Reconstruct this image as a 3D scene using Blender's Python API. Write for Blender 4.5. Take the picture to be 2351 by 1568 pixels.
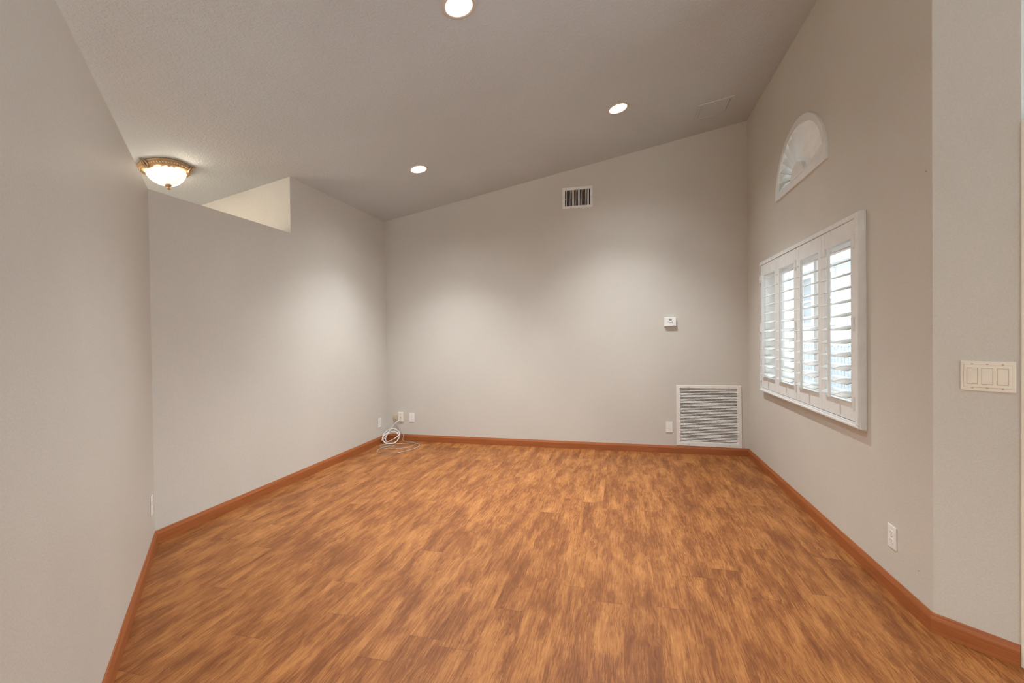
import bpy, bmesh, math, random
from mathutils import Vector, Matrix

PI = math.pi
random.seed(4)
for o in list(bpy.data.objects):
    bpy.data.objects.remove(o)
SC = bpy.context.scene
COL = SC.collection

# ------------------------------------------------------------------ room dimensions (metres)
XL, XR = -2.917, 1.3015          # left wall, right wall
YB = 5.254                       # back wall
YL, YR = 2.276, 2.3246           # where the angled walls start
YO = 3.556                       # end of the open half wall
HW = 2.267                       # half wall height
ZL, SL = 2.777, 0.1811           # ceiling height above the left wall, slope
AL, AR = 0.8046, 0.8333          # angled walls
BB = 0.083                       # baseboard height
TILT = -math.atan(SL)
def cz(x): return ZL + SL * (x - XL)

# ------------------------------------------------------------------ camera
cam_d = bpy.data.cameras.new('camera')
cam = bpy.data.objects.new('camera', cam_d)
COL.objects.link(cam)
SC.camera = cam
cam_d.sensor_fit = 'HORIZONTAL'
cam_d.sensor_width = 36.0
cam_d.lens = 36.0 * 1042.65 / 2351.0
cam_d.clip_start = 0.02
yaw, pitch, roll = 0.23685, -0.010762, -0.012225
fw = Vector((-math.sin(yaw) * math.cos(pitch), math.cos(yaw) * math.cos(pitch), math.sin(pitch)))
rt = Vector((math.cos(yaw), math.sin(yaw), 0))
up = rt.cross(fw)
r2 = math.cos(roll) * rt + math.sin(roll) * up
u2 = -math.sin(roll) * rt + math.cos(roll) * up
M = Matrix.Identity(4)
for i in range(3):
    M[i][0], M[i][1], M[i][2] = r2[i], u2[i], -fw[i]
M[0][3], M[1][3], M[2][3] = 0.0, 0.0, 1.30
cam.matrix_world = M

# ------------------------------------------------------------------ exposure, world, sun and fill lights
SC.view_settings.view_transform = 'Standard'
SC.view_settings.look = 'None'
SC.view_settings.gamma = 1.0
SC.view_settings.exposure = 0.0
SC.view_settings.use_curve_mapping = False
SC.cycles.max_bounces = 14
SC.cycles.diffuse_bounces = 8
SC.cycles.transparent_max_bounces = 16
SC.cycles.caustics_reflective = False
SC.cycles.caustics_refractive = False
SC.cycles.sample_clamp_indirect = 6.0

W = bpy.data.worlds.new('sky')
SC.world = W
W.use_nodes = True
bg = W.node_tree.nodes['Background']

def lamp(name, kind, loc, energy, color, target=None, **kw):
    d = bpy.data.lights.new(name, kind)
    d.energy = energy
    d.color = color
    for k, v in kw.items():
        setattr(d, k, v)
    o = bpy.data.objects.new(name, d)
    COL.objects.link(o)
    o.location = loc
    if target is not None:
        o.rotation_euler = (Vector(target) - Vector(loc)).to_track_quat('-Z', 'Y').to_euler()
    return o
# energies of every light, added fills included: (watts or strength, colour)
POWER = {
    'sky': (6.6, (0.86, 0.955, 1.0)),
    'sun': (0.8, (1.0, 0.97, 0.92)),
    'rear': (6.0, (0.85, 0.93, 1.0)),
    'side': (4.0, (0.9, 0.95, 1.0)),
    'living': (96.0, (0.98, 0.98, 0.86)),
    'entry': (50.0, (1.0, 0.80, 0.58)),
    'cans': (268.0, (0.925, 0.985, 1.0)),
    'rear_cans': (180.0, (1.0, 0.82, 0.64)),
    'bowl': (95.0, (1.0, 0.85, 0.65)),
}
bg.inputs['Color'].default_value = (*POWER['sky'][1], 1)
bg.inputs['Strength'].default_value = POWER['sky'][0]
# sun on the side yard (comes over the house, never enters the room)
lamp('sun', 'SUN', (0, 0, 9), *POWER['sun'], (5, -1.5, 0), angle=0.02)
# fill light added at the unseen rear doors, behind the camera
lamp('rear_fill', 'AREA', (2.35, -4.45, 1.2), *POWER['rear'], (0.6, 5, 1.05),
     shape='RECTANGLE', size=2.5, size_y=2.1)
# unseen fill added on the far right to brighten the left walls
lamp('side_fill', 'AREA', (4.40, -0.6, 1.1), *POWER['side'], (-3, 1.2, 0.8),
     shape='RECTANGLE', size=4.2, size_y=2.0)
# soft area light added behind the camera to brighten the right wall
lamp('rear_left_fill', 'AREA', (-3.4, -3.9, 1.5), *POWER['living'], (1.6, 3.2, 0.9),
     shape='RECTANGLE', size=1.6, size_y=1.6)
# warm fill added past the half wall, aimed up at the entry ceiling
lamp('entry_fill', 'AREA', (-5.35, 1.2, 1.3), *POWER['entry'], (-3.0, 2.6, 2.7),
     shape='RECTANGLE', size=1.6, size_y=2.0)
# further recessed lights of the same ceiling, behind the camera
for x_, y_ in ((-0.6, -0.9), (1.6, -0.9)):
    lamp('recessed_lamp', 'SPOT', (x_, y_, cz(x_) - 0.01), *POWER['rear_cans'], (x_, y_, 0), spot_size=2.3, spot_blend=1.0, shadow_soft_size=0.06)

# ------------------------------------------------------------------ material helpers
def new_mat(name):
    m = bpy.data.materials.new(name)
    m.use_nodes = True
    nt = m.node_tree
    b = nt.nodes['Principled BSDF']
    return m, nt, b
class G:
    def __init__(self, nt): self.nt = nt
    def n(self, typ, ins=None, **props):
        x = self.nt.nodes.new(typ)
        for k, v in props.items(): setattr(x, k, v)
        for k, v in (ins or {}).items():
            if isinstance(v, bpy.types.NodeSocket): self.nt.links.new(v, x.inputs[k])
            else: x.inputs[k].default_value = v
        return x
    def math(self, op, a, b=None, c=None, clamp=False):
        ins = {0: a}
        if b is not None: ins[1] = b
        if c is not None: ins[2] = c
        x = self.n('ShaderNodeMath', ins, operation=op)
        x.use_clamp = clamp
        return x.outputs[0]
    def mix(self, f, a, b, mode='MIX'):
        x = self.n('ShaderNodeMix', data_type='RGBA', blend_type=mode)
        for k, v in ((0, f), (6, a), (7, b)):
            if isinstance(v, bpy.types.NodeSocket): self.nt.links.new(v, x.inputs[k])
            else: x.inputs[k].default_value = v
        return x.outputs[2]
    def ramp(self, f, stops):
        x = self.n('ShaderNodeValToRGB', {0: f})
        cr = x.color_ramp
        while len(cr.elements) < len(stops): cr.elements.new(0.5)
        for e, (p, c) in zip(cr.elements, stops):
            e.position = p
            e.color = (*c, 1) if len(c) == 3 else c
        return x.outputs[0]
    def link(self, a, b): self.nt.links.new(a, b)
def c4(c): return (c[0], c[1], c[2], 1)

def plain(name, color, rough=0.5, bump=0.0, bscale=200.0, metal=0.0, var=0.04, spec=0.5):
    m, nt, b = new_mat(name)
    g = G(nt)
    tc = g.n('ShaderNodeTexCoord').outputs['Object']
    nz = g.n('ShaderNodeTexNoise', {'Vector': tc, 'Scale': 14.0, 'Detail': 3.0}).outputs[0]
    lo = tuple(max(0, x * (1 - var)) for x in color); hi = tuple(x * (1 + var) for x in color)
    g.link(g.ramp(nz, [(0.3, lo), (0.7, hi)]), b.inputs['Base Color'])
    b.inputs['Roughness'].default_value = rough
    b.inputs['Metallic'].default_value = metal
    b.inputs['Specular IOR Level'].default_value = spec
    if bump:
        t = g.n('ShaderNodeTexNoise', {'Vector': tc, 'Scale': bscale, 'Detail': 2.0}).outputs[0]
        bp = g.n('ShaderNodeBump', {'Strength': bump, 'Distance': 0.002, 'Height': t})
        g.link(bp.outputs[0], b.inputs['Normal'])
    return m

def paint(name, color, scale, strength, dist, rough=0.55, speck=0.0):
    m, nt, b = new_mat(name)
    g = G(nt)
    tc = g.n('ShaderNodeTexCoord').outputs['Object']
    big = g.n('ShaderNodeTexNoise', {'Vector': tc, 'Scale': 1.3, 'Detail': 3.0}).outputs[0]
    fine = g.n('ShaderNodeTexNoise', {'Vector': tc, 'Scale': scale, 'Detail': 3.0, 'Roughness': 0.6}).outputs[0]
    lo = tuple(x * 0.97 for x in color); hi = tuple(x * 1.03 for x in color)
    base = g.ramp(big, [(0.3, lo), (0.7, hi)])
    if speck:
        sp = g.ramp(fine, [(0.3, (1 - speck,) * 3), (0.7, (1 + speck * 0.4,) * 3)])
        base = g.mix(1.0, base, sp, 'MULTIPLY')
    g.link(base, b.inputs['Base Color'])
    b.inputs['Roughness'].default_value = rough
    b.inputs['Specular IOR Level'].default_value = 0.3
    bp = g.n('ShaderNodeBump', {'Strength': strength, 'Distance': dist, 'Height': fine})
    g.link(bp.outputs[0], b.inputs['Normal'])
    return m

def knockdown(name, color):
    m, nt, b = new_mat(name)
    g = G(nt)
    tc = g.n('ShaderNodeTexCoord').outputs['Object']
    a = g.n('ShaderNodeTexNoise', {'Vector': tc, 'Scale': 52.0, 'Detail': 4.0, 'Roughness': 0.6, 'Distortion': 0.6}).outputs[0]
    h = g.ramp(a, [(0.38, (0, 0, 0)), (0.62, (1, 1, 1))])
    big = g.n('ShaderNodeTexNoise', {'Vector': tc, 'Scale': 1.1, 'Detail': 2.0}).outputs[0]
    g.link(g.ramp(big, [(0.3, tuple(x * 0.97 for x in color)), (0.7, tuple(x * 1.03 for x in color))]), b.inputs['Base Color'])
    b.inputs['Roughness'].default_value = 0.75
    b.inputs['Specular IOR Level'].default_value = 0.2
    bp = g.n('ShaderNodeBump', {'Strength': 0.42, 'Distance': 0.004, 'Height': h})
    g.link(bp.outputs[0], b.inputs['Normal'])
    return m

def plank_floor():
    m, nt, b = new_mat('wood_plank_vinyl')
    g = G(nt)
    tc = g.n('ShaderNodeTexCoord').outputs['Object']
    s = g.n('ShaderNodeSeparateXYZ', {0: tc})
    X, Y = s.outputs[0], s.outputs[1]
    PW, PL = 0.152, 1.22
    rx = g.math('DIVIDE', X, PW)
    row = g.math('FLOOR', rx)
    rr = g.n('ShaderNodeTexWhiteNoise', {'W': row}, noise_dimensions='1D').outputs['Value']
    ys = g.math('DIVIDE', g.math('ADD', Y, g.math('MULTIPLY', rr, PL)), PL)
    colid = g.math('FLOOR', ys)
    idv = g.n('ShaderNodeCombineXYZ', {0: row, 1: colid, 2: 0.0}).outputs[0]
    wn = g.n('ShaderNodeTexWhiteNoise', {'Vector': idv}, noise_dimensions='3D')
    rc = g.n('ShaderNodeSeparateColor', {0: wn.outputs['Color']})
    px = g.math('ADD', X, g.math('MULTIPLY', rc.outputs[0], 31.0))
    py = g.math('ADD', Y, g.math('MULTIPLY', rc.outputs[1], 47.0))
    P = g.n('ShaderNodeCombineXYZ', {0: px, 1: py, 2: g.math('MULTIPLY', rc.outputs[2], 9.0)}).outputs[0]
    # sideways wander of the grain, stronger on some planks than on others
    wa = g.n('ShaderNodeMapping', {'Vector': P, 'Scale': (9.0, 4.0, 1.0)}).outputs[0]
    wn2 = g.n('ShaderNodeTexNoise', {'Vector': wa, 'Scale': 1.0, 'Detail': 4.0, 'Roughness': 0.6}).outputs['Color']
    wv = g.n('ShaderNodeVectorMath', {0: wn2, 1: (0.5, 0.5, 0.5)}, operation='SUBTRACT').outputs[0]
    sw_ = g.n('ShaderNodeTexNoise', {'Vector': g.n('ShaderNodeMapping', {'Vector': P, 'Scale': (3.0, 1.6, 1.0)}).outputs[0], 'Scale': 1.0, 'Detail': 1.0}).outputs[0]
    swirl = g.ramp(sw_, [(0.42, (0.15,) * 3), (0.62, (1.0,) * 3)])
    amp = g.n('ShaderNodeVectorMath', {0: swirl, 1: (0.075, 0.16, 0.0)}, operation='MULTIPLY').outputs[0]
    wv = g.n('ShaderNodeVectorMath', {0: wv, 1: amp}, operation='MULTIPLY').outputs[0]
    PV = g.n('ShaderNodeVectorMath', {0: P, 1: wv}, operation='ADD').outputs[0]
    # blotches of light and dark wood
    fa = g.n('ShaderNodeMapping', {'Vector': PV, 'Scale': (12.0, 2.6, 1.0)}).outputs[0]
    f = g.n('ShaderNodeTexNoise', {'Vector': fa, 'Scale': 1.0, 'Detail': 6.0, 'Roughness': 0.68}).outputs[0]
    # fine straight fibre
    ga = g.n('ShaderNodeMapping', {'Vector': PV, 'Scale': (210.0, 8.0, 1.0)}).outputs[0]
    gr = g.n('ShaderNodeTexNoise', {'Vector': ga, 'Scale': 1.0, 'Detail': 3.0, 'Roughness': 0.65}).outputs[0]
    # thin dark pencil lines of the figure
    la = g.n('ShaderNodeMapping', {'Vector': PV, 'Scale': (48.0, 3.0, 1.0)}).outputs[0]
    l0 = g.n('ShaderNodeTexNoise', {'Vector': la, 'Scale': 1.0, 'Detail': 2.0, 'Roughness': 0.5}).outputs[0]
    lf = g.math('FRACT', g.math('MULTIPLY', l0, 9.0))
    ld = g.math('ABSOLUTE', g.math('SUBTRACT', lf, 0.5))
    line = g.ramp(ld, [(0.0, (1, 1, 1)), (0.17, (0, 0, 0))])
    t = g.math('ADD', g.math('MULTIPLY', f, 0.60), g.math('MULTIPLY', gr, 0.40))
    t = g.math('ADD', t, g.math('MULTIPLY', g.math('SUBTRACT', rc.outputs[2], 0.5), 0.025))
    col = g.ramp(t, [(0.34, (0.142, 0.043, 0.012)), (0.46, (0.232, 0.079, 0.022)),
                     (0.54, (0.345, 0.133, 0.038)), (0.66, (0.480, 0.208, 0.064))])
    lw = g.math('MULTIPLY', line, g.ramp(f, [(0.38, (0.9,) * 3), (0.62, (0.45,) * 3)]))
    col = g.mix(g.math('MULTIPLY', lw, 0.72), col, (0.130, 0.038, 0.011, 1))
    # joints
    ey = g.math('ABSOLUTE', g.math('SUBTRACT', g.math('FRACT', ys), 0.5))
    jy = g.math('GREATER_THAN', ey, 0.5 - 0.0013 / PL)
    ex = g.math('ABSOLUTE', g.math('SUBTRACT', g.math('FRACT', rx), 0.5))
    jx = g.math('GREATER_THAN', ex, 0.5 - 0.0006 / PW)
    jt = g.math('MAXIMUM', jy, g.math('MULTIPLY', jx, 0.4))
    col = g.mix(g.math('MULTIPLY', jt, 0.7), col, (0.12, 0.045, 0.018, 1))
    g.link(col, b.inputs['Base Color'])
    rg = g.math('ADD', 0.40, g.math('MULTIPLY', gr, 0.14))
    g.link(rg, b.inputs['Roughness'])
    b.inputs['Specular IOR Level'].default_value = 0.27
    hh = g.math('SUBTRACT', g.math('MULTIPLY', gr, 0.5), jt)
    bp = g.n('ShaderNodeBump', {'Strength': 0.12, 'Distance': 0.002, 'Height': hh})
    g.link(bp.outputs[0], b.inputs['Normal'])
    return m

def board_wood(name, dark, light):
    m, nt, b = new_mat(name)
    g = G(nt)
    tc = g.n('ShaderNodeTexCoord').outputs['Object']
    a = g.n('ShaderNodeMapping', {'Vector': tc, 'Scale': (3.0, 220.0, 220.0)}).outputs[0]
    f = g.n('ShaderNodeTexNoise', {'Vector': a, 'Scale': 1.0, 'Detail': 4.0, 'Roughness': 0.6}).outputs[0]
    g.link(g.ramp(f, [(0.3, dark), (0.7, light)]), b.inputs['Base Color'])
    b.inputs['Roughness'].default_value = 0.5
    b.inputs['Specular IOR Level'].default_value = 0.4
    return m

def pane_mat():
    m = bpy.data.materials.new('window_glass')
    m.use_nodes = True
    nt = m.node_tree
    nt.nodes.clear()
    g = G(nt)
    tr = g.n('ShaderNodeBsdfTransparent', {'Color': (0.94, 0.96, 0.97, 1)})
    gl = g.n('ShaderNodeBsdfGlossy', {'Color': (1, 1, 1, 1), 'Roughness': 0.02})
    fr = g.n('ShaderNodeFresnel', {'IOR': 1.3})
    geo = g.n('ShaderNodeNewGeometry')
    ff = g.math('MULTIPLY', fr.outputs[0], g.math('SUBTRACT', 1.0, geo.outputs['Backfacing']))
    mx = g.n('ShaderNodeMixShader', {0: ff, 1: tr.outputs[0], 2: gl.outputs[0]})
    out = g.n('ShaderNodeOutputMaterial', {0: mx.outputs[0]})
    return m

def glow(name, color, strength, streak=None):
    m, nt, b = new_mat(name)
    g = G(nt)
    b.inputs['Base Color'].default_value = c4(color)
    b.inputs['Roughness'].default_value = 0.3
    b.inputs['Emission Strength'].default_value = strength
    if streak:
        tc = g.n('ShaderNodeTexCoord').outputs['Object']
        nz = g.n('ShaderNodeTexNoise', {'Vector': tc, 'Scale': 16.0, 'Detail': 4.0, 'Distortion': 1.2}).outputs[0]
        g.link(g.ramp(nz, [(0.51, streak), (0.60, color)]), b.inputs['Emission Color'])
    else:
        b.inputs['Emission Color'].default_value = c4(color)
    return m

MAT = {}
WALL = (0.595, 0.562, 0.508)
MAT['wall'] = paint('beige_wall_paint', WALL, 150.0, 0.30, 0.003, 0.5, 0.06)
MAT['ceiling'] = knockdown('knockdown_ceiling', (0.560, 0.598, 0.615))
MAT['floor'] = plank_floor()
MAT['board'] = board_wood('baseboard_wood', (0.250, 0.068, 0.018), (0.400, 0.130, 0.038))
MAT['white'] = plain('white_paint', (0.78, 0.76, 0.72), 0.4)
MAT['shutter'] = plain('shutter_white', (0.735, 0.745, 0.735), 0.4)
MAT['plastic'] = plain('white_plastic', (0.80, 0.79, 0.77), 0.3)
MAT['ivory'] = plain('ivory_plastic', (0.78, 0.72, 0.62), 0.35)
MAT['beige'] = plain('beige_plastic', (0.58, 0.46, 0.32), 0.5)
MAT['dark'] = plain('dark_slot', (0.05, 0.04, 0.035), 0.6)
MAT['greyslot'] = plain('grey_detail', (0.22, 0.20, 0.18), 0.5)
MAT['lcd'] = plain('grey_display', (0.19, 0.18, 0.16), 0.25)
MAT['screw'] = plain('steel_screw', (0.45, 0.42, 0.38), 0.35, metal=0.6)
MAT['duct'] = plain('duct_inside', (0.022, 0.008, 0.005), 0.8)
MAT['caulk'] = plain('old_caulk', (0.60, 0.55, 0.49), 0.7, var=0.2)
MAT['cable'] = plain('white_cable', (0.80, 0.77, 0.72), 0.4)
MAT['greycable'] = plain('grey_cable', (0.42, 0.39, 0.36), 0.4)
MAT['bronze'] = plain('antique_bronze', (0.42, 0.26, 0.13), 0.45, metal=0.15, var=0.25)
MAT['rope'] = plain('antique_gold', (0.66, 0.50, 0.30), 0.4, metal=0.15, var=0.15)
MAT['glass'] = pane_mat()
MAT['bowl'] = glow('lit_alabaster_glass', POWER['bowl'][1], POWER['bowl'][0], (0.0088, 0.0083, 0.0066))
MAT['bulb'] = glow('lit_bulb', (1.0, 0.95, 0.86), 26.0)
MAT['baffle'] = plain('white_baffle', (0.82, 0.78, 0.70), 0.35)
MAT['trimring'] = plain('ceiling_toned_trim', (0.60, 0.53, 0.46), 0.45)
MAT['jamb'] = plain('bright_white_jamb', (0.90, 0.90, 0.89), 0.5)
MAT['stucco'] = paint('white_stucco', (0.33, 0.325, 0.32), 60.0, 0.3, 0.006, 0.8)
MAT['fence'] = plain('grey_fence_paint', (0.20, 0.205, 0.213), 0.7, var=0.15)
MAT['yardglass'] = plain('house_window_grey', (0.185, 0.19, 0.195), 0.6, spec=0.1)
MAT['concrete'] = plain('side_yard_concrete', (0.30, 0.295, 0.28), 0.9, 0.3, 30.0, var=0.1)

# ------------------------------------------------------------------ object helpers
def link(name, bm, mat, parent=None, smooth=False):
    me = bpy.data.meshes.new(name)
    bmesh.ops.recalc_face_normals(bm, faces=bm.faces)
    bm.to_mesh(me)
    bm.free()
    me.materials.append(MAT[mat] if isinstance(mat, str) else mat)
    if smooth:
        for p in me.polygons: p.use_smooth = True
    o = bpy.data.objects.new(name, me)
    COL.objects.link(o)
    if parent is not None: o.parent = parent
    return o
def struct(name, bm, mat, parent=None, smooth=False):
    o = link(name, bm, mat, parent, smooth)
    if parent is None: o['kind'] = 'structure'
    return o
def thing(name, label, cat, loc, rot=(0, 0, 0), group=None):
    o = bpy.data.objects.new(name, None)
    o.empty_display_size = 0.05
    COL.objects.link(o)
    o.location = loc
    o.rotation_euler = rot
    o['label'] = label
    o['category'] = cat
    if group: o['group'] = group
    return o
def dup(root, label, loc, rot):
    r = root.copy()
    COL.objects.link(r)
    r.location = loc
    r.rotation_euler = rot
    r['label'] = label
    for ch in list(root.children):
        c = ch.copy(); COL.objects.link(c); c.parent = r
        for q in list(ch.children):
            d = q.copy(); COL.objects.link(d); d.parent = c
    return r
def box(bm, lo, hi, bev=0.0, seg=2, mtx=None):
    cx = [(a + b) / 2 for a, b in zip(lo, hi)]
    sz = [abs(b - a) for a, b in zip(lo, hi)]
    t = bmesh.new()
    bmesh.ops.create_cube(t, size=1.0)
    for v in t.verts: v.co = Vector((v.co[i] * sz[i] for i in range(3)))
    if bev: bmesh.ops.bevel(t, geom=t.edges[:] , offset=bev, segments=seg, affect='EDGES', profile=0.6)
    for v in t.verts:
        p = v.co + Vector(cx)
        v.co = mtx @ p if mtx is not None else p
    me = bpy.data.meshes.new('tmp'); t.to_mesh(me); t.free()
    bm.from_mesh(me); bpy.data.meshes.remove(me)
def B(): return bmesh.new()
def lathe(bm, prof, seg=48, axis='Z', c=(0, 0, 0), capped=False):
    rings = []
    for r, z in prof:
        ring = []
        for k in range(seg):
            a = 2 * PI * k / seg
            if axis == 'Z': p = (r * math.cos(a), r * math.sin(a), z)
            else: p = (r * math.cos(a), z, r * math.sin(a))
            ring.append(bm.verts.new((p[0] + c[0], p[1] + c[1], p[2] + c[2])))
        rings.append(ring)
    for a, b in zip(rings, rings[1:]):
        for k in range(seg):
            bm.faces.new((a[k], a[(k + 1) % seg], b[(k + 1) % seg], b[k]))
    if capped:
        for ring in (rings[0], rings[-1]): bm.faces.new(ring)
def extrude_poly(bm, pts, fn, off):
    """closed 2-D outline -> solid: fn(a,b) gives the front point, off the depth vector"""
    off = Vector(off)
    f = [bm.verts.new(Vector(fn(*p))) for p in pts]
    k = [bm.verts.new(v.co + off) for v in f]
    n = len(pts)
    bm.faces.new(f); bm.faces.new(k[::-1])
    for i in range(n):
        j = (i + 1) % n
        bm.faces.new((f[i], f[j], k[j], k[i]))
def slab(bm, outer, holes, fn, off):
    off = Vector(off)
    sides = []
    for d in (Vector((0, 0, 0)), off):
        es, loops = [], []
        for lp in [outer] + holes:
            vs = [bm.verts.new(Vector(fn(*p)) + d) for p in lp]
            es += [bm.edges.new((vs[i], vs[(i + 1) % len(vs)])) for i in range(len(vs))]
            loops.append(vs)
        bmesh.ops.triangle_fill(bm, edges=es, use_beauty=True, use_dissolve=False)
        sides.append(loops)
    for a, b in zip(*sides):
        n = len(a)
        for i in range(n):
            j = (i + 1) % n
            bm.faces.new((a[i], a[j], b[j], b[i]))
def tube(bm, pts, r, seg=10, closed=False, smooth_steps=6):
    P = [Vector(p) for p in pts]
    n = len(P)
    Q = []
    rng = range(n) if closed else range(n - 1)
    for i in rng:                                   # Catmull-Rom
        p0 = P[(i - 1) % n] if closed or i > 0 else P[0]
        p1, p2 = P[i], P[(i + 1) % n]
        p3 = P[(i + 2) % n] if closed or i + 2 < n else P[-1]
        for s in range(smooth_steps):
            t = s / smooth_steps
            Q.append(0.5 * ((2 * p1) + (p2 - p0) * t + (2 * p0 - 5 * p1 + 4 * p2 - p3) * t * t + (3 * p1 - p0 - 3 * p2 + p3) * t ** 3))
    if not closed: Q.append(P[-1])
    rings = []
    N = len(Q)
    prev = Vector((0, 0, 1))
    for i in range(N):
        a = Q[(i - 1) % N] if closed or i > 0 else Q[i]
        b = Q[(i + 1) % N] if closed or i < N - 1 else Q[i]
        d = (b - a)
        d = d.normalized() if d.length > 1e-9 else Vector((1, 0, 0))
        u = prev - d * prev.dot(d)
        u = u.normalized() if u.length > 1e-4 else d.orthogonal().normalized()
        prev = u
        v = d.cross(u)
        rings.append([bm.verts.new(Q[i] + (u * math.cos(2 * PI * k / seg) + v * math.sin(2 * PI * k / seg)) * r) for k in range(seg)])
    m = N if closed else N - 1
    for i in range(m):
        a, b = rings[i], rings[(i + 1) % N]
        for k in range(seg):
            bm.faces.new((a[k], a[(k + 1) % seg], b[(k + 1) % seg], b[k]))
    if not closed:
        bm.faces.new(rings[0][::-1]); bm.faces.new(rings[-1])
def circle2(cx, cy, r, n=40): return [(cx + r * math.cos(2 * PI * k / n), cy + r * math.sin(2 * PI * k / n)) for k in range(n)]
def rect(a0, b0, a1, b1): return [(a0, b0), (a1, b0), (a1, b1), (a0, b1)]

dL = Vector((math.sin(AL), -math.cos(AL), 0)); nL = Vector((math.cos(AL), math.sin(AL), 0)); cL = Vector((XL, YL, 0))
dR = Vector((math.sin(AR), -math.cos(AR), 0)); nR = Vector((math.cos(AR), math.sin(AR), 0)); cR = Vector((XR, YR, 0))
ROT_BACK, ROT_RIGHT, ROT_LEFT = 0.0, -PI / 2, PI / 2
ROT_LD = math.atan2(math.cos(AL), -math.sin(AL))
ROT_RD = math.atan2(-math.cos(AR), math.sin(AR))
LD_END, RD_END = 2.60, 0.256

# ------------------------------------------------------------------ setting
bm = B(); box(bm, (-5.7, -4.8, -0.12), (4.7, YB + 0.14, 0.0)); struct('floor', bm, 'floor')

CANS = [(-0.865, 2.418), (-1.925, 4.150), (-0.010, 4.148)]
CAN_R = 0.078
bm = B()
slab(bm, rect(-5.7, -4.8, 4.7, YB + 0.14), [circle2(x, y, CAN_R + 0.001) for x, y in CANS], lambda a, b: (a, b, cz(a)), (0, 0, 0.16))
struct('ceiling', bm, 'ceiling')

VENT = (-0.620, 2.791, -0.332, 2.975)
GRILLE = (0.615, 0.125, 1.193, 0.715)
bm = B()
slab(bm, [(XL - 0.12, 0), (XR + 0.16, 0), (XR + 0.16, cz(XR + 0.16) + 0.02), (XL - 0.12, cz(XL - 0.12) + 0.02)],
     [rect(*VENT), rect(*GRILLE)], lambda a, b: (a, YB, b), (0, 0.14, 0))
struct('wall_back', bm, 'wall')

bm = B()
extrude_poly(bm, [(YL, 0), (YB, 0), (YB, ZL + 0.02), (YO, ZL + 0.02), (YO, HW), (YL, HW)], lambda a, b: (XL, a, b), (-0.12, 0, 0))
struct('wall_left', bm, 'wall')

bm = B()
extrude_poly(bm, [(-0.1, 0), (LD_END, 0), (LD_END, HW), (-0.1, HW)], lambda a, b: cL + dL * a + Vector((0, 0, b)), -nL * 0.12)
struct('wall_left_angled', bm, 'wall')

# window openings in the right wall (y, z)
WIN = (2.950, 0.840, 4.700, 1.900)
ARC_Y, ARC_Z, ARC_R, ARC_H = 3.82, 2.420, 0.500, 0.473
def arch(cy, czz, r, h, n=40): return [(cy + r * math.cos(PI * k / n), czz + h * math.sin(PI * k / n)) for k in range(n + 1)]
bm = B()
slab(bm, [(YR, 0), (YB + 0.14, 0), (YB + 0.14, cz(XR) + 0.02), (YR, cz(XR) + 0.02)],
     [rect(*WIN), arch(ARC_Y, ARC_Z + 0.05, ARC_R - 0.055, ARC_H - 0.055)], lambda a, b: (XR, a, b), (0.16, 0, 0))
struct('wall_right', bm, 'wall')

bm = B()
extrude_poly(bm, [(0, 0), (RD_END, 0), (RD_END, cz(XR + 0.2) + 0.02), (0, cz(XR) + 0.02)], lambda a, b: cR + dR * a + Vector((0, 0, b)), nR * 0.12)
struct('wall_right_angled', bm, 'wall')

eR = cR + dR * RD_END
# wall beyond the entry, past the half wall
bm = B()
extrude_poly(bm, [(-5.6, 0), (XL - 0.12, 0), (XL - 0.12, cz(XL - 0.12) + 0.01), (-5.6, cz(-5.6) + 0.01)], lambda a, b: (a, YO, b), (0, 0.12, 0))
struct('wall_entry', bm, 'wall')
bm = B()
slab(bm, [(-4.7, 0), (YO + 0.1, 0), (YO + 0.1, cz(-5.55)), (-4.7, cz(-5.55))], [rect(0.85, 0.05, 1.55, 2.1)], lambda a, b: (-5.5, a, b), (-0.14, 0, 0))
struct('wall_far_left', bm, 'wall')
# space behind the camera
bm = B()
slab(bm, [(-5.6, 0), (4.6, 0), (4.6, cz(4.6)), (-5.6, cz(-5.6))], [rect(1.05, 0.05, 3.65, 2.35)], lambda a, b: (a, -4.6, b), (0, -0.14, 0))
struct('wall_rear', bm, 'wall')
bm = B()
slab(bm, [(-4.7, 0), (2.3, 0), (2.3, cz(4.5)), (-4.7, cz(4.5))], [rect(-2.75, 0.05, 1.55, 2.25)], lambda a, b: (4.5, a, b), (0.14, 0, 0))
struct('wall_far_right', bm, 'wall')
bm = B()
extrude_poly(bm, [(eR.x + 0.10, 0), (4.6, 0), (4.6, cz(4.6)), (eR.x + 0.10, cz(eR.x))], lambda a, b: (a, eR.y + 0.06, b), (0, 0.12, 0))
struct('wall_right_return', bm, 'wall')
# painted casing at the end of the angled wall
bm = B()
box(bm, (0, -0.008, 0), (0.085, 0.11, 2.10), 0.004)
t = struct('trim_1', bm, 'ivory')
t.location = eR; t.rotation_euler = (0, 0, ROT_RD)

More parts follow.
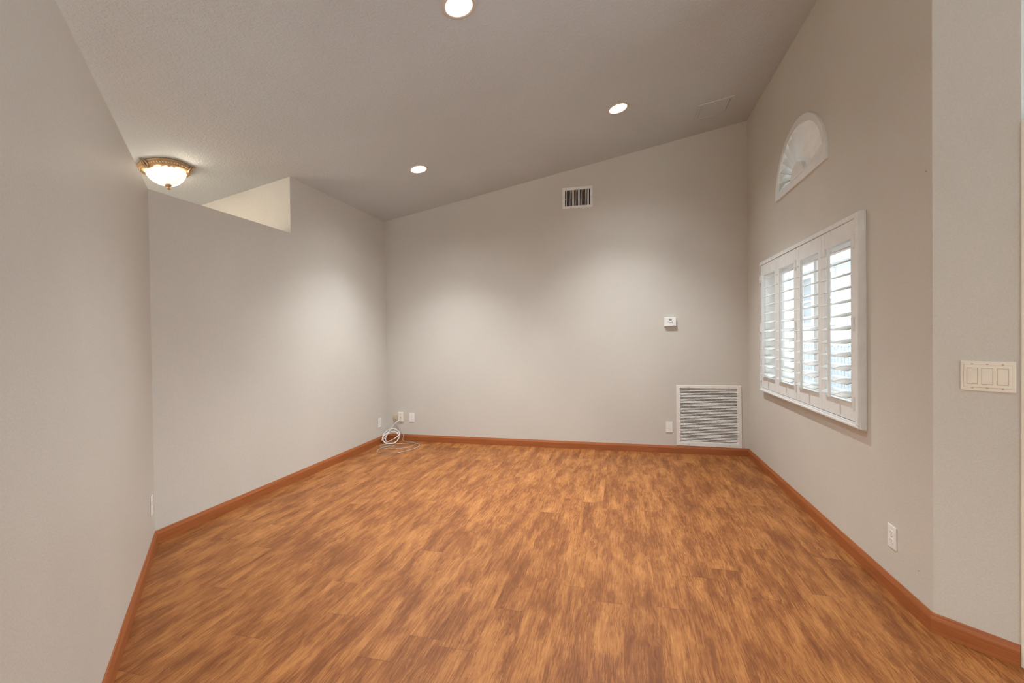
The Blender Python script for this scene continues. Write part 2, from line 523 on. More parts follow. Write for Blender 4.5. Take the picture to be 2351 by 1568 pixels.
# unseen glazed doors, added to let sky light into the room
def glazed(name, x0, x1, z1, n, loc, rot):
    bm = B()
    w = (x1 - x0) / n
    box(bm, (x0, -0.04, 0.05), (x1, 0.04, 0.12)); box(bm, (x0, -0.04, z1 - 0.07), (x1, 0.04, z1))
    for k in range(n + 1):
        c = x0 + w * k
        c = min(max(c, x0 + 0.035), x1 - 0.035)
        box(bm, (c - 0.035, -0.04, 0.12), (c + 0.035, 0.04, z1 - 0.07))
    o = struct(name, bm, 'white')
    o.location = loc; o.rotation_euler = (0, 0, rot)
    bm = B(); box(bm, (x0 + 0.02, -0.003, 0.10), (x1 - 0.02, 0.003, z1 - 0.05)); link('pane', bm, 'glass', o)
glazed('door_1', -1.30, 1.30, 2.35, 2, (2.35, -4.67, 0), PI)
glazed('door_3', -2.15, 2.15, 2.25, 3, (4.57, -0.6, 0), -PI / 2)
glazed('door_2', -0.35, 0.35, 2.10, 1, (-5.57, 1.2, 0), PI / 2)

# ---- baseboards: run along local x, face -y
def baseboard(name, origin, rot, length, i0, i1):
    prof = [(0, 0), (0.014, 0), (0.014, 0.059), (0.0125, 0.063), (0.0055, 0.0815), (0.004, 0.083), (0, 0.083)]
    bm = B()
    a = [bm.verts.new((i0 * d, -d, z)) for d, z in prof]
    b = [bm.verts.new((length - i1 * d, -d, z)) for d, z in prof]
    n = len(prof)
    for k in range(n):
        bm.faces.new((a[k], a[(k + 1) % n], b[(k + 1) % n], b[k]))
    bm.faces.new(a[::-1]); bm.faces.new(b)
    o = struct(name, bm, 'board')
    o.location = origin; o.rotation_euler = (0, 0, rot)
    return o
phiL = PI - AL
phiR = PI + AR
kL = 1 / math.tan(phiL / 2); kR = 1 / math.tan(phiR / 2)
baseboard('baseboard_back', (XL, YB, 0), ROT_BACK, XR - XL, 1, 1)
baseboard('baseboard_left', (XL, YL, 0), ROT_LEFT, YB - YL, kL, 1)
baseboard('baseboard_right', (XR, YB, 0), ROT_RIGHT, YB - YR, 1, kR)
baseboard('baseboard_left_angled', cL + dL * LD_END, ROT_LD, LD_END, 0, kL)
baseboard('baseboard_right_angled', cR, ROT_RD, RD_END - 0.001, kR, 0)

# ------------------------------------------------------------------ windows (glass behind the shutters)
bm = B()
y0, z0, y1, z1 = WIN
ym = (y0 + y1) / 2
slab(bm, rect(y0 + 0.013, z0 + 0.013, y1 - 0.013, z1 - 0.013), [rect(y0 + 0.055, z0 + 0.055, ym - 0.025, z1 - 0.055), rect(ym + 0.025, z0 + 0.055, y1 - 0.055, z1 - 0.055)], lambda a, b: (XR + 0.105, a, b), (0.045, 0, 0))
slab(bm, rect(y0 + 0.0005, z0 + 0.0005, y1 - 0.0005, z1 - 0.0005), [rect(y0 + 0.012, z0 + 0.012, y1 - 0.012, z1 - 0.012)], lambda a, b: (XR + 0.004, a, b), (0.165, 0, 0))
w1 = struct('window_1', bm, 'jamb')
bm = B(); box(bm, (XR + 0.126, y0 + 0.04, z0 + 0.04), (XR + 0.130, y1 - 0.04, z1 - 0.04)); link('pane', bm, 'glass', w1)
bm = B()
ao = arch(ARC_Y, ARC_Z + 0.05, ARC_R - 0.056, ARC_H - 0.056); ai = arch(ARC_Y, ARC_Z + 0.09, ARC_R - 0.10, ARC_H - 0.10)
slab(bm, ao, [ai], lambda a, b: (XR + 0.09, a, b), (0.04, 0, 0))
w2 = struct('window_2', bm, 'white')
bm = B(); extrude_poly(bm, arch(ARC_Y, ARC_Z + 0.07, ARC_R - 0.08, ARC_H - 0.08), lambda a, b: (XR + 0.108, a, b), (0.004, 0, 0)); link('pane', bm, 'glass', w2)

# ------------------------------------------------------------------ plantation shutters (local x = -world y, front faces -local y)
SY = 3.80                                            # hinge line of the two pairs, world y
sh = thing('plantation_shutter', 'white four-panel plantation shutter with open louvres over the right wall window', 'window shutter', (XR, SY, 0), (0, 0, ROT_RIGHT))
FX0, FX1, FZ0, FZ1 = -0.905, 0.940, 0.765, 1.965     # outer frame
PX0, PX1, PZ0, PZ1 = -0.880, 0.880, 0.797, 1.937     # panel field
bm = B()
slab(bm, rect(FX0, FZ0, FX1, FZ1), [rect(FX0 + 0.024, FZ0 + 0.031, FX1 - 0.059, FZ1 - 0.029)], lambda a, b: (a, -0.036, b), (0, 0.0355, 0))
eg = [e for e in bm.edges if len(e.link_faces) == 2 and e.calc_face_angle(0) > 1.0]
bmesh.ops.bevel(bm, geom=eg, offset=0.003, segments=2, affect='EDGES')
box(bm, (FX1 - 0.034, -0.044, FZ0 + 0.018), (FX1 - 0.005, -0.033, FZ1 - 0.005), 0.004)    # raised outer bead
box(bm, (FX0 + 0.004, -0.043, FZ0 + 0.003), (FX1 - 0.004, -0.033, FZ0 + 0.017), 0.004)
fr = link('frame', bm, 'shutter', sh)
bm = B()
n = 70
top = [(FX0 + (FX1 - FX0) * k / n, FZ0 + 0.001) for k in range(n + 1)]
low = [(x, FZ0 - 0.004 - 0.009 * abs(math.sin(k * 1.7)) * random.random()) for k, (x, z) in enumerate(top)]
extrude_poly(bm, top + low[::-1], lambda a, b: (a, -0.026, b), (0, 0.026, 0))
link('caulk_strip', bm, 'caulk', sh)['label'] = 'ragged old caulk line along the bottom of the frame'
NLV, LP = 12, 0.078
def louver_bm(length):
    b = B()
    prof = [(0.0445 * math.cos(2 * PI * k / 16), 0.0052 * math.sin(2 * PI * k / 16)) for k in range(16)]
    extrude_poly(b, prof, lambda y, z: (-length / 2, y, z), (length, 0, 0))
    return b
PWD = (PX1 - PX0) / 4
def hinge_bm():
    b = B()
    box(b, (-0.006, -0.041, -0.038), (0.006, -0.030, 0.038), 0.002)
    lathe(b, [(0.004, -0.040), (0.004, 0.040)], 10, 'Z', (0, -0.040, 0), True)
    return b
lv_me = None
for p in range(4):
    a0, a1 = PX0 + PWD * p + 0.001, PX0 + PWD * (p + 1) - 0.001
    st, rail = 0.049, 0.105
    bm = B()
    box(bm, (a0, -0.031, PZ0 + 0.002), (a0 + st, -0.003, PZ1 - 0.002), 0.0025)
    box(bm, (a1 - st, -0.031, PZ0 + 0.002), (a1, -0.003, PZ1 - 0.002), 0.0025)
    box(bm, (a0 + st + 0.0005, -0.0305, PZ0 + 0.002), (a1 - st - 0.0005, -0.0035, PZ0 + rail), 0.0015)
    box(bm, (a0 + st + 0.0005, -0.0305, PZ1 - rail), (a1 - st - 0.0005, -0.0035, PZ1 - 0.002), 0.0015)
    pn = link('panel', bm, 'shutter', sh)
    mid, ln = (a0 + a1) / 2, (a1 - a0) - 2 * st - 0.004
    zc = (PZ0 + PZ1) / 2
    for k in range(NLV):
        if lv_me is None:
            lo = link('louver', louver_bm(ln), 'shutter', pn, True)
            lv_me = lo.data
        else:
            lo = bpy.data.objects.new('louver', lv_me); COL.objects.link(lo); lo.parent = pn
        lo.location = (mid, -0.017, zc + (k - 5.5) * LP)
        lo.rotation_euler = (math.radians(19), 0, 0)
    bm = B(); box(bm, (mid - 0.007, -0.082, zc - 5.5 * LP - 0.03), (mid + 0.007, -0.068, zc + 5.5 * LP + 0.02), 0.003)
    for k in range(NLV):
        box(bm, (mid - 0.002, -0.069, zc + (k - 5.5) * LP - 0.007), (mid + 0.002, -0.058, zc + (k - 5.5) * LP - 0.004))
    link('tilt_rod', bm, 'shutter', pn)
    hx = (a0, None, a0, a1)[p] if p != 1 else None
    if p in (0, 2, 3):
        for hz in (PZ0 + 0.10, zc - 0.02, PZ1 - 0.13):
            h = link('hinge', hinge_bm(), 'shutter', pn)
            h.location = (hx, 0, hz)

# ------------------------------------------------------------------ sunburst arch (local x = -world y)
ar = thing('sunburst_arch_shutter', 'white half-round sunburst shutter high on the right wall above the panelled shutter', 'window shutter', (XR, ARC_Y, ARC_Z), (0, 0, ROT_RIGHT))
bm = B()
slab(bm, arch(0, 0, ARC_R, ARC_H), [arch(0, 0.058, ARC_R - 0.058, ARC_H - 0.112)], lambda a, b: (a, -0.014, b), (0, 0.014, 0))
link('frame', bm, 'shutter', ar)
bm = B()
extrude_poly(bm, arch(0, 0.052, 0.125, 0.105, 24), lambda a, b: (a, -0.017, b), (0, 0.045, 0))
link('hub', bm, 'shutter', ar)
NS = 15
RI, RO = 0.105, 0.430
for k in range(NS):
    a = PI * (k + 0.5) / NS
    half = PI / NS / 2 * 0.97
    ux, uz = math.cos(a), math.sin(a) * (ARC_H / ARC_R) * 0.93
    rl = math.hypot(ux, uz)
    bm = B()
    tw = math.radians(-33)
    pts = []
    for r_, in ((RI,), (RO,)):
        w = r_ * math.tan(half) * 1.0
        for sgn in (-1, 1):
            for t_ in (0.0, 0.006):
                # across vector (tangent), twisted out of the plane
                cx, cy_, czv = -math.sin(a) * math.cos(tw), math.sin(tw), math.cos(a) * math.cos(tw)
                nx, ny, nz = math.sin(a) * math.sin(tw), math.cos(tw), -math.cos(a) * math.sin(tw)
                p = Vector((ux * r_, 0, 0.052 + uz * r_)) + Vector((cx, cy_, czv)) * (w * sgn) + Vector((nx, ny, nz)) * t_
                pts.append(bm.verts.new(p + Vector((0, 0.013, 0))))
    a_, b_, c_, d_, e_, f_, g_, h_ = pts
    for q in ((a_, c_, g_, e_), (b_, d_, h_, f_), (a_, b_, f_, e_), (c_, d_, h_, g_), (a_, b_, d_, c_), (e_, f_, h_, g_)):
        bm.faces.new(q)
    link('slat', bm, 'shutter', ar)

# ------------------------------------------------------------------ supply register on the back wall
vx0, vz0, vx1, vz1 = VENT
cxv, czv_ = (vx0 + vx1) / 2, (vz0 + vz1) / 2
v = thing('supply_vent', 'small white air register with upright slats high on the back wall', 'air vent', (cxv, YB, czv_))
hw_, hh_ = (vx1 - vx0) / 2, (vz1 - vz0) / 2
bm = B()
slab(bm, rect(-0.172, -0.1205, 0.172, 0.1205), [rect(-hw_, -hh_, hw_, hh_)], lambda a, b: (a, -0.009, b), (0, 0.0085, 0))
eg = [e for e in bm.edges if len(e.link_faces) == 2 and e.calc_face_angle(0) > 1.0 and all(q.co.y < -0.008 for q in e.verts)]
bmesh.ops.bevel(bm, geom=eg, offset=0.004, segments=2, affect='EDGES')
link('frame', bm, 'white', v)
for k in range(16):
    x = -hw_ + (k + 1) * 2 * hw_ / 17
    bm = B(); box(bm, (x - 0.0031, -0.004, -hh_ + 0.0005), (x + 0.0031, 0.018, hh_ - 0.0005), 0.0008, 1)
    link('slat', bm, 'white', v)
bm = B()
slab(bm, rect(-hw_ + 0.0005, -hh_ + 0.0005, hw_ - 0.0005, hh_ - 0.0005), [], lambda a, b: (a, 0.13, b), (0, 0.005, 0))
for lo, hi in (((-hw_ + 0.0005, 0.02, -hh_ + 0.0005), (-hw_ + 0.002, 0.13, hh_ - 0.0005)), ((hw_ - 0.002, 0.02, -hh_ + 0.0005), (hw_ - 0.0005, 0.13, hh_ - 0.0005)),
               ((-hw_ + 0.002, 0.02, hh_ - 0.002), (hw_ - 0.002, 0.13, hh_ - 0.0005)), ((-hw_ + 0.002, 0.02, -hh_ + 0.0005), (hw_ - 0.002, 0.13, -hh_ + 0.002))):
    box(bm, lo, hi)
link('duct', bm, 'duct', v)
bm = B(); box(bm, (-hw_ + 0.004, -0.006, -0.012), (-hw_ + 0.011, 0.006, -0.003), 0.001); link('lever', bm, 'white', v)
def screw(parent, x, z, y, r=0.004, mat='screw'):
    b = B(); lathe(b, [(r, 0.0), (r, -0.0012), (r * 0.6, -0.0022), (0.0004, -0.0024)], 12, 'Y')
    o = link('screw', b, mat, parent, True); o.location = (x, y, z)
    return o
screw(v, -0.158, 0.0, -0.009); screw(v, 0.158, 0.0, -0.009)

# ------------------------------------------------------------------ return air grille
gx0, gz0, gx1, gz1 = GRILLE
gcx, gcz = (gx0 + gx1) / 2, (gz0 + gz1) / 2
gv = thing('return_air_grille', 'large square white louvred return air grille low on the back wall', 'air vent', (gcx, YB, gcz))
hw_, hh_ = (gx1 - gx0) / 2, (gz1 - gz0) / 2
bm = B()
slab(bm, rect(-0.328, gz0 - gcz - 0.0385, 0.328, hh_ + 0.033), [rect(-hw_, -hh_, hw_, hh_)], lambda a, b: (a, -0.008, b), (0, 0.0075, 0))
eg = [e for e in bm.edges if len(e.link_faces) == 2 and e.calc_face_angle(0) > 1.0 and all(q.co.y < -0.007 for q in e.verts)]
bmesh.ops.bevel(bm, geom=eg, offset=0.003, segments=1, affect='EDGES')
link('frame', bm, 'white', gv)
bm = B()
NG = 36
for k in range(NG):
    z = -hh_ + (k + 0.5) * 2 * hh_ / NG
    mt = Matrix.Translation((0, 0.004, z)) @ Matrix.Rotation(math.radians(38), 4, 'X')
    box(bm, (-hw_ + 0.003, -0.0082, -0.0009), (hw_ - 0.003, 0.0082, 0.0009), mtx=mt)
for x in (-hw_ + 0.002, hw_ - 0.002):
    box(bm, (x - 0.0012, -0.004, -hh_ + 0.001), (x + 0.0012, 0.012, hh_ - 0.001))
link('louvers', bm, 'white', gv)
bm = B()
box(bm, (-hw_ + 0.0005, 0.10, -hh_ + 0.0005), (hw_ - 0.0005, 0.11, hh_ - 0.0005))
for lo, hi in (((-hw_ + 0.0005, 0.02, -hh_ + 0.0005), (-hw_ + 0.002, 0.10, hh_ - 0.0005)), ((hw_ - 0.002, 0.02, -hh_ + 0.0005), (hw_ - 0.0005, 0.10, hh_ - 0.0005)),
               ((-hw_ + 0.002, 0.02, hh_ - 0.002), (hw_ - 0.002, 0.10, hh_ - 0.0005)), ((-hw_ + 0.002, 0.02, -hh_ + 0.0005), (hw_ - 0.002, 0.10, -hh_ + 0.002))):
    box(bm, lo, hi)
link('duct', bm, 'duct', gv)
for x, z in ((-0.20, hh_ + 0.011), (0.205, hh_ + 0.011), (-0.308, 0.02), (0.310, 0.02), (-0.205, -hh_ - 0.02), (0.21, -hh_ - 0.02)):
    screw(gv, x, z, -0.008, 0.0045)

# ------------------------------------------------------------------ thermostat
th = thing('thermostat', 'small white thermostat with grey display on the back wall above the large grille', 'thermostat', (0.514, YB, 1.437))
bm = B(); box(bm, (-0.064, -0.012, -0.050), (0.058, -0.0003, 0.052), 0.006, 3); link('back_plate', bm, 'white', th)
bm = B(); box(bm, (-0.052, -0.034, -0.046), (0.066, -0.011, 0.051), 0.008, 3); link('cover', bm, 'plastic', th)
bm = B(); box(bm, (-0.012, -0.0352, 0.018), (0.019, -0.0338, 0.038), 0.0004, 1); link('display', bm, 'lcd', th)
for x, z, s in ((-0.020, 0.003, 0.0042), (0.003, -0.006, 0.006), (0.021, -0.001, 0.0055)):
    bm = B(); lathe(bm, [(s, 0.0), (s, -0.002), (s * 0.7, -0.003), (0.0003, -0.003)], 14, 'Y'); o = link('button', bm, 'greyslot', th); o.location = (x, -0.0335, z)
bm = B(); box(bm, (0.035, -0.0348, -0.034), (0.050, -0.0338, -0.030)); link('mark', bm, 'greyslot', th)

# ------------------------------------------------------------------ duplex outlets
def make_outlet(label, loc, rot, mat='plastic'):
    o = thing('wall_outlet', label, 'outlet', loc, (0, 0, rot), 'duplex wall outlets')
    bm = B(); box(bm, (-0.0355, -0.0065, -0.0575), (0.0355, -0.0003, 0.0575), 0.004, 3); link('cover_plate', bm, mat, o)
    for s in (-1, 1):
        bm = B()
        pts = []
        for k in range(32):
            a = 2 * PI * k / 32
            pts.append((0.0172 * math.cos(a), max(-0.0135, min(0.0135, 0.0172 * math.sin(a)))))
        extrude_poly(bm, pts, lambda a, b: (a, -0.0085, b), (0, 0.0025, 0))
        rc = link('receptacle', bm, mat, o); rc.location = (0, 0, s * 0.0195)
        bm = B()
        for x, h in ((-0.0065, 0.0045), (0.0065, 0.0038)):
            box(bm, (x - 0.0012, -0.0090, 0.0025 - h), (x + 0.0012, -0.0083, 0.0025 + h))
        lathe(bm, [(0.0026, -0.0083), (0.0026, -0.0090), (0.0002, -0.0090)], 12, 'Y', (0, 0, -0.0075))
        link('slots', bm, 'greyslot', rc)
    screw(o, 0, 0, -0.0065, 0.003)
    return o
out0 = make_outlet('white outlet on the back wall just left of the large return grille', (0.5005, YB, 0.283), ROT_BACK)
dup(out0, 'white outlet on the back wall, right of the ivory cable plate in the corner', (-2.576, YB, 0.298), (0, 0, ROT_BACK))
dup(out0, 'white outlet low on the left wall near the corner with the coiled cables', (XL, 5.056, 0.257), (0, 0, ROT_LEFT))
dup(out0, 'white outlet low on the right wall below the near end of the window shutter', (XR, 2.624, 0.282), (0, 0, ROT_RIGHT))
pl = cL + dL * 0.158
dup(out0, 'white outlet seen edge-on on the left angled wall beside its corner', (pl.x, pl.y, 0.296), (0, 0, ROT_LD))

# ------------------------------------------------------------------ cable plate and little jack in the corner
cp = thing('cable_wall_plate', 'ivory cable plate with one round jack on the back wall near the left corner', 'wall plate', (-2.726, YB, 0.301))
bm = B(); box(bm, (-0.0355, -0.016, -0.0575), (0.0355, -0.0003, 0.0575), 0.004, 2); link('cover_plate', bm, 'ivory', cp)
bm = B(); lathe(bm, [(0.0062, 0.0), (0.0062, -0.004), (0.0045, -0.004), (0.0045, -0.012), (0.0004, -0.012)], 14, 'Y'); o = link('coax_jack', bm, 'screw', cp); o.location = (0, -0.016, 0)
screw(cp, 0, 0.042, -0.016, 0.0035); screw(cp, 0, -0.042, -0.016, 0.0035)
jk = thing('phone_jack', 'small beige surface jack on the back wall left of the ivory cable plate', 'wall jack', (-2.806, YB, 0.292))
bm = B(); box(bm, (-0.022, -0.014, -0.030), (0.022, -0.0003, 0.030), 0.004, 2); link('housing', bm, 'beige', jk)
bm = B(); box(bm, (-0.012, -0.0146, -0.029), (-0.001, -0.0136, -0.020)); box(bm, (0.004, -0.0146, -0.029), (0.013, -0.0136, -0.020)); link('port', bm, 'dark', jk)

# ------------------------------------------------------------------ cables
wc = thing('coax_cable', 'thick white cable coiled against the baseboard in the far left corner', 'cable', (-2.79, 5.10, 0))
def ring(c, r, tilt, yawr, n=14, ph=0.0, sq=1.0, lift=0.0):
    pts = []
    for k in range(n):
        a = 2 * PI * k / n + ph
        p = Vector((r * math.cos(a), r * sq * math.sin(a), 0))
        p = Matrix.Rotation(tilt, 3, 'X') @ p
        p = Matrix.Rotation(yawr, 3, 'Z') @ p
        pts.append(Vector(c) + p)
    return pts
bm = B()
spiral = []
for t_ in range(0, 46):
    a = -2.55 - 2 * PI * t_ / 14.0
    w = t_ / 45
    r_ = 0.104 + 0.016 * math.sin(t_ * 0.37 + 0.6) - 0.010 * w
    tl = math.radians(36 + 15 * math.sin(t_ * 0.23))
    p = Matrix.Rotation(tl, 3, 'X') @ Vector((r_ * math.cos(a), r_ * 0.92 * math.sin(a), 0))
    p = Matrix.Rotation(0.35 * math.sin(t_ * 0.17), 3, 'Y') @ p
    p = Vector((0.005 + 0.012 * math.sin(t_ * 0.29), -0.005 - 0.012 * w, 0.072 + 0.012 * math.sin(t_ * 0.31))) + p
    p.z = max(p.z, 0.0128)
    p.x = max(p.x, -0.103)
    p.y = min(p.y, 0.128)
    spiral.append(p)
lead = [Vector((0.030, 0.138, 0.248)), Vector((-0.012, 0.128, 0.215)), Vector((-0.055, 0.126, 0.166)), Vector((-0.086, 0.122, 0.124)), Vector((-0.098, 0.075, 0.085))]
tube(bm, lead + spiral, 0.0046, 8, False, 5)
link('cord', bm, 'cable', wc, True)
bm = B(); tube(bm, [Vector((0.029, 0.138, 0.247)), Vector((0.042, 0.1425, 0.257))], 0.0058, 8, False, 2); link('connector', bm, 'cable', wc)
for k in (6, 20):
    c = (spiral[k])
    bm = B(); box(bm, (c.x - 0.008, c.y - 0.010, max(0.001, c.z - 0.008)), (c.x + 0.008, c.y + 0.010, c.z + 0.010), 0.003)
    link('tie', bm, 'cable', wc)

gc = thing('phone_cable', 'thin grey cable hanging from the jack and looped on the floor in the corner', 'cable', (-2.6, 4.9, 0))
path = [(-2.806, 5.236, 0.262), (-2.790, 5.240, 0.216), (-2.748, 5.240, 0.153), (-2.704, 5.236, 0.098), (-2.684, 5.226, 0.060), (-2.690, 5.215, 0.022),
        (-2.664, 5.215, 0.005), (-2.569, 5.196, 0.004), (-2.483, 5.132, 0.004), (-2.448, 5.037, 0.004), (-2.469, 4.936, 0.004),
        (-2.534, 4.866, 0.004), (-2.612, 4.823, 0.004), (-2.721, 4.821, 0.004), (-2.801, 4.883, 0.004), (-2.846, 4.943, 0.004), (-2.835, 4.995, 0.004),
        (-2.770, 5.030, 0.004), (-2.680, 5.060, 0.004), (-2.584, 5.098, 0.004), (-2.500, 5.120, 0.011), (-2.430, 5.100, 0.005), (-2.383, 5.050, 0.004), (-2.365, 4.927, 0.004),
        (-2.401, 4.799, 0.004), (-2.480, 4.668, 0.004), (-2.598, 4.619, 0.004), (-2.686, 4.629, 0.004), (-2.733, 4.672, 0.004), (-2.761, 4.758, 0.005),
        (-2.755, 4.850, 0.011), (-2.735, 4.930, 0.005), (-2.705, 4.985, 0.005), (-2.678, 4.960, 0.006), (-2.672, 4.917, 0.006)]
off = Vector((-2.6, 4.9, 0))
bm = B(); tube(bm, [Vector(p) - off for p in path], 0.0036, 8, False, 6); link('cord', bm, 'greycable', gc, True)
bm = B(); box(bm, (-0.078, 0.000, 0.001), (-0.066, 0.022, 0.011), 0.002); link('plug', bm, 'greycable', gc)
bm = B(); tube(bm, [Vector((-0.206, 0.335, 0.300)), Vector((-0.208, 0.338, 0.272)), Vector((-0.206, 0.336, 0.260))], 0.005, 8, False, 2); link('plug', bm, 'beige', gc)

# ------------------------------------------------------------------ triple switch on the right angled wall
ps = cR + dR * 0.166
sw = thing('light_switch', 'wide ivory wall plate with three rocker switches on the right angled wall', 'light switch', (ps.x, ps.y, 1.118), (0, 0, ROT_RD))
bm = B(); box(bm, (-0.0785, -0.0075, -0.061), (0.0785, -0.0003, 0.061), 0.0035, 2)
link('cover_plate', bm, 'ivory', sw)
bm = B(); box(bm, (-0.068, -0.0105, -0.046), (0.068, -0.0070, 0.046), 0.0025, 2)
link('raised_panel', bm, 'ivory', sw)
for k in (-1, 0, 1):
    bm = B(); box(bm, (k * 0.043 - 0.0165, -0.0108, -0.0335), (k * 0.043 + 0.0165, -0.0102, 0.0335)); link('gap', bm, 'beige', sw)
    bm = B()
    mt = Matrix.Translation((k * 0.043, -0.0112, 0)) @ Matrix.Rotation(math.radians(2.2), 4, 'X')
    box(bm, (-0.0145, -0.0022, -0.0312), (0.0145, 0.0022, 0.0312), 0.0012, 2, mt)
    link('rocker', bm, 'ivory', sw)
    for z in (-0.0475, 0.0475): screw(sw, k * 0.043, z, -0.0085, 0.0034, 'beige')

# ------------------------------------------------------------------ recessed ceiling lights
def make_can(label, x, y):
    r = thing('recessed_light', label, 'ceiling light', (x, y, cz(x)), (0, TILT, 0), 'recessed ceiling lights')
    bm = B()
    lathe(bm, [(CAN_R - 0.003, 0.010), (CAN_R - 0.002, -0.001), (CAN_R + 0.002, -0.004), (CAN_R + 0.012, -0.0045), (CAN_R + 0.018, -0.0025), (CAN_R + 0.0185, 0.0)], 48)
    link('trim_ring', bm, 'trimring', r, True)
    bm = B()
    lathe(bm, [(CAN_R - 0.003, 0.0), (CAN_R - 0.006, 0.02), (0.056, 0.075), (0.052, 0.085), (0.0005, 0.090)], 48)
    link('baffle', bm, 'baffle', r, True)
    bm = B()
    lathe(bm, [(0.0005, 0.046), (0.020, 0.047), (0.036, 0.051), (0.047, 0.058), (0.050, 0.066), (0.044, 0.078), (0.0005, 0.080)], 40)
    link('bulb', bm, 'bulb', r, True)
    return r
make0 = make_can('lit recessed ceiling light nearest the camera, cut by the top edge of the photo', *CANS[0])
for lab, (x, y) in (('lit recessed ceiling light furthest left, above the left end of the back wall', CANS[1]),
                    ('lit recessed ceiling light nearest to the ceiling access panel', CANS[2])):
    dup(make0, lab, (x, y, cz(x)), (0, TILT, 0))
for x, y in CANS:
    lamp('recessed_lamp', 'SPOT', (x, y, cz(x) + 0.02), *POWER['cans'], (x, y, 0), spot_size=1.75, spot_blend=1.0, shadow_soft_size=0.07)
    lamp('recessed_lamp', 'SPOT', (x, y, cz(x) + 0.02), POWER['cans'][0] * 0.24, POWER['cans'][1], (x, y, 0), spot_size=2.55, spot_blend=1.0, shadow_soft_size=0.07)

# ------------------------------------------------------------------ flush ceiling light over the entry
fl = thing('flush_ceiling_light', 'lit alabaster bowl ceiling light with antique bronze rim above the half wall', 'ceiling light', (-3.50, 2.87, cz(-3.50)), (0, TILT, 0))
bm = B()
lathe(bm, [(0.0005, -0.001), (0.150, -0.001), (0.172, -0.002), (0.176, -0.008), (0.174, -0.014), (0.166, -0.018), (0.163, -0.022), (0.160, -0.034), (0.152, -0.040), (0.140, -0.046), (0.130, -0.050), (0.128, -0.044), (0.124, -0.030), (0.0005, -0.028)], 64)
link('canopy', bm, 'bronze', fl, True)
bm = B()
for k in range(56):
    a = 2 * PI * k / 56
    mt = Matrix.Rotation(a, 4, 'Z') @ Matrix.Translation((0.1625, 0, -0.027)) @ Matrix.Rotation(0.6, 4, 'X')
    t = bmesh.new(); bmesh.ops.create_icosphere(t, subdivisions=1, radius=1.0)
    for q in t.verts: q.co = mt @ Vector((q.co.x * 0.005, q.co.y * 0.0052, q.co.z * 0.0085))
    me = bpy.data.meshes.new('t'); t.to_mesh(me); t.free(); bm.from_mesh(me); bpy.data.meshes.remove(me)
link('rope_trim', bm, 'rope', fl, True)
bm = B()
pr = [(0.131, -0.044)]
for k in range(1, 15):
    a = PI / 2 * k / 14
    pr.append((max(0.0006, 0.131 * math.cos(a)), -0.044 - 0.098 * math.sin(a) ** 1.15))
lathe(bm, pr, 64)
link('glass_bowl', bm, 'bowl', fl, True)
bm = B()
lathe(bm, [(0.0005, -0.1385), (0.021, -0.140), (0.025, -0.145), (0.022, -0.151), (0.010, -0.155), (0.008, -0.160), (0.013, -0.166), (0.014, -0.172), (0.009, -0.179), (0.0005, -0.181)], 28)
link('finial', bm, 'bronze', fl, True)
for k in range(3):
    a = 0.55 + 2 * PI * k / 3
    R = Matrix.Rotation(a, 4, 'Z')
    bm = B()
    for s in (-1, 1):       # two leaf scrolls and a curled tip
        tube(bm, [R @ Vector(p) for p in ((0.150, s * 0.004, -0.046), (0.165, s * 0.016, -0.036), (0.176, s * 0.018, -0.022), (0.184, s * 0.008, -0.010))], 0.0048, 8, False, 5)
    tube(bm, [R @ Vector(p) for p in ((0.148, 0, -0.048), (0.172, 0, -0.036), (0.186, 0, -0.016), (0.198, 0, -0.008), (0.202, 0, -0.016))], 0.0062, 8, False, 5)
    link('ornament', bm, 'bronze', fl, True)

# ------------------------------------------------------------------ ceiling access panel
pcx, pcy = 0.875, 4.715
ap = thing('ceiling_access_panel', 'square ceiling-coloured access panel near the back right corner', 'access panel', (pcx, pcy, cz(pcx)), (0, TILT, 0))
bm = B()
slab(bm, rect(-0.160, -0.160, 0.160, 0.160), [rect(-0.132, -0.132, 0.132, 0.132)], lambda a, b: (a, b, -0.010), (0, 0, 0.0095))
link('frame', bm, 'ceiling', ap)
bm = B(); box(bm, (-0.1275, -0.1275, -0.0065), (0.1275, 0.1275, -0.0013), 0.0015, 1); link('hatch', bm, 'ceiling', ap)
bm = B(); slab(bm, rect(-0.1335, -0.1335, 0.1335, 0.1335), [rect(-0.1265, -0.1265, 0.1265, 0.1265)], lambda a, b: (a, b, -0.0012), (0, 0, 0.001)); link('gap_shade', bm, 'dark', ap)  # dark ring stands in for the shade in the gap round the hatch

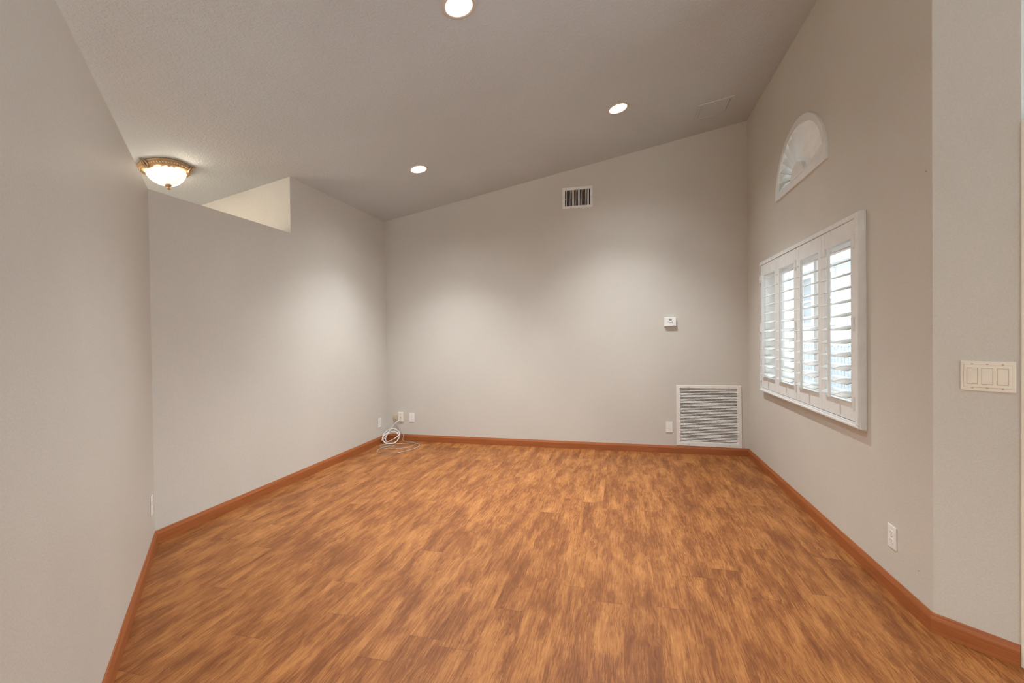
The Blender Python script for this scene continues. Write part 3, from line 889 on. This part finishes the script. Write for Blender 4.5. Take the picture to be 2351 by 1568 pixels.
# ------------------------------------------------------------------ nails in the right wall
nl = thing('wall_nail', 'tiny nail in the right wall below and right of the outlet', 'nail', (XR, 2.418, 0.216), (0, 0, ROT_RIGHT))
bm = B(); lathe(bm, [(0.0012, 0.0), (0.0012, -0.005), (0.003, -0.005), (0.003, -0.0065), (0.0002, -0.0065)], 10, 'Y'); link('head', bm, 'screw', nl)
dup(nl, 'tiny pale nail high on the right wall beside the angled wall', (XR, 2.360, 1.999), (0, 0, ROT_RIGHT))

# ------------------------------------------------------------------ side yard beyond the window
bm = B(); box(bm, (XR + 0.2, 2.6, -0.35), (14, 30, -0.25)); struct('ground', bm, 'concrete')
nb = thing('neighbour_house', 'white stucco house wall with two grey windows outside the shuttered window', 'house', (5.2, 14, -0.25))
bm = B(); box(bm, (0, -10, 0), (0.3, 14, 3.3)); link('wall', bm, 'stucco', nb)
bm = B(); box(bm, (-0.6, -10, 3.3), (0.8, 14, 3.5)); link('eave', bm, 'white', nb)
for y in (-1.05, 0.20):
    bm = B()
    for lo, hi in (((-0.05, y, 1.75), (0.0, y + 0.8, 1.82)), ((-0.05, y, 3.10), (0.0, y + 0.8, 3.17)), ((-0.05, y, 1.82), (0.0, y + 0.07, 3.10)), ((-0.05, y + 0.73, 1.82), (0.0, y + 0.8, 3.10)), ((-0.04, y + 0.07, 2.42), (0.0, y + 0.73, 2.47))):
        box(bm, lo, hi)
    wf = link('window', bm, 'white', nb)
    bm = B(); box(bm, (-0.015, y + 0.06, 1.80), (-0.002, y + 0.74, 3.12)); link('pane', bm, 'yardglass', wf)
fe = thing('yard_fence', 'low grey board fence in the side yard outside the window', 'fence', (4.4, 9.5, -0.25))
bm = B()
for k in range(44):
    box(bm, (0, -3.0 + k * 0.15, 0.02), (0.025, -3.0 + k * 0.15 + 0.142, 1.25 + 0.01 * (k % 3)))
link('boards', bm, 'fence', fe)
bm = B(); box(bm, (0.0255, -3.0, 0.3), (0.07, 3.6, 0.4)); box(bm, (0.0255, -3.0, 1.0), (0.07, 3.6, 1.1)); link('rails', bm, 'fence', fe)
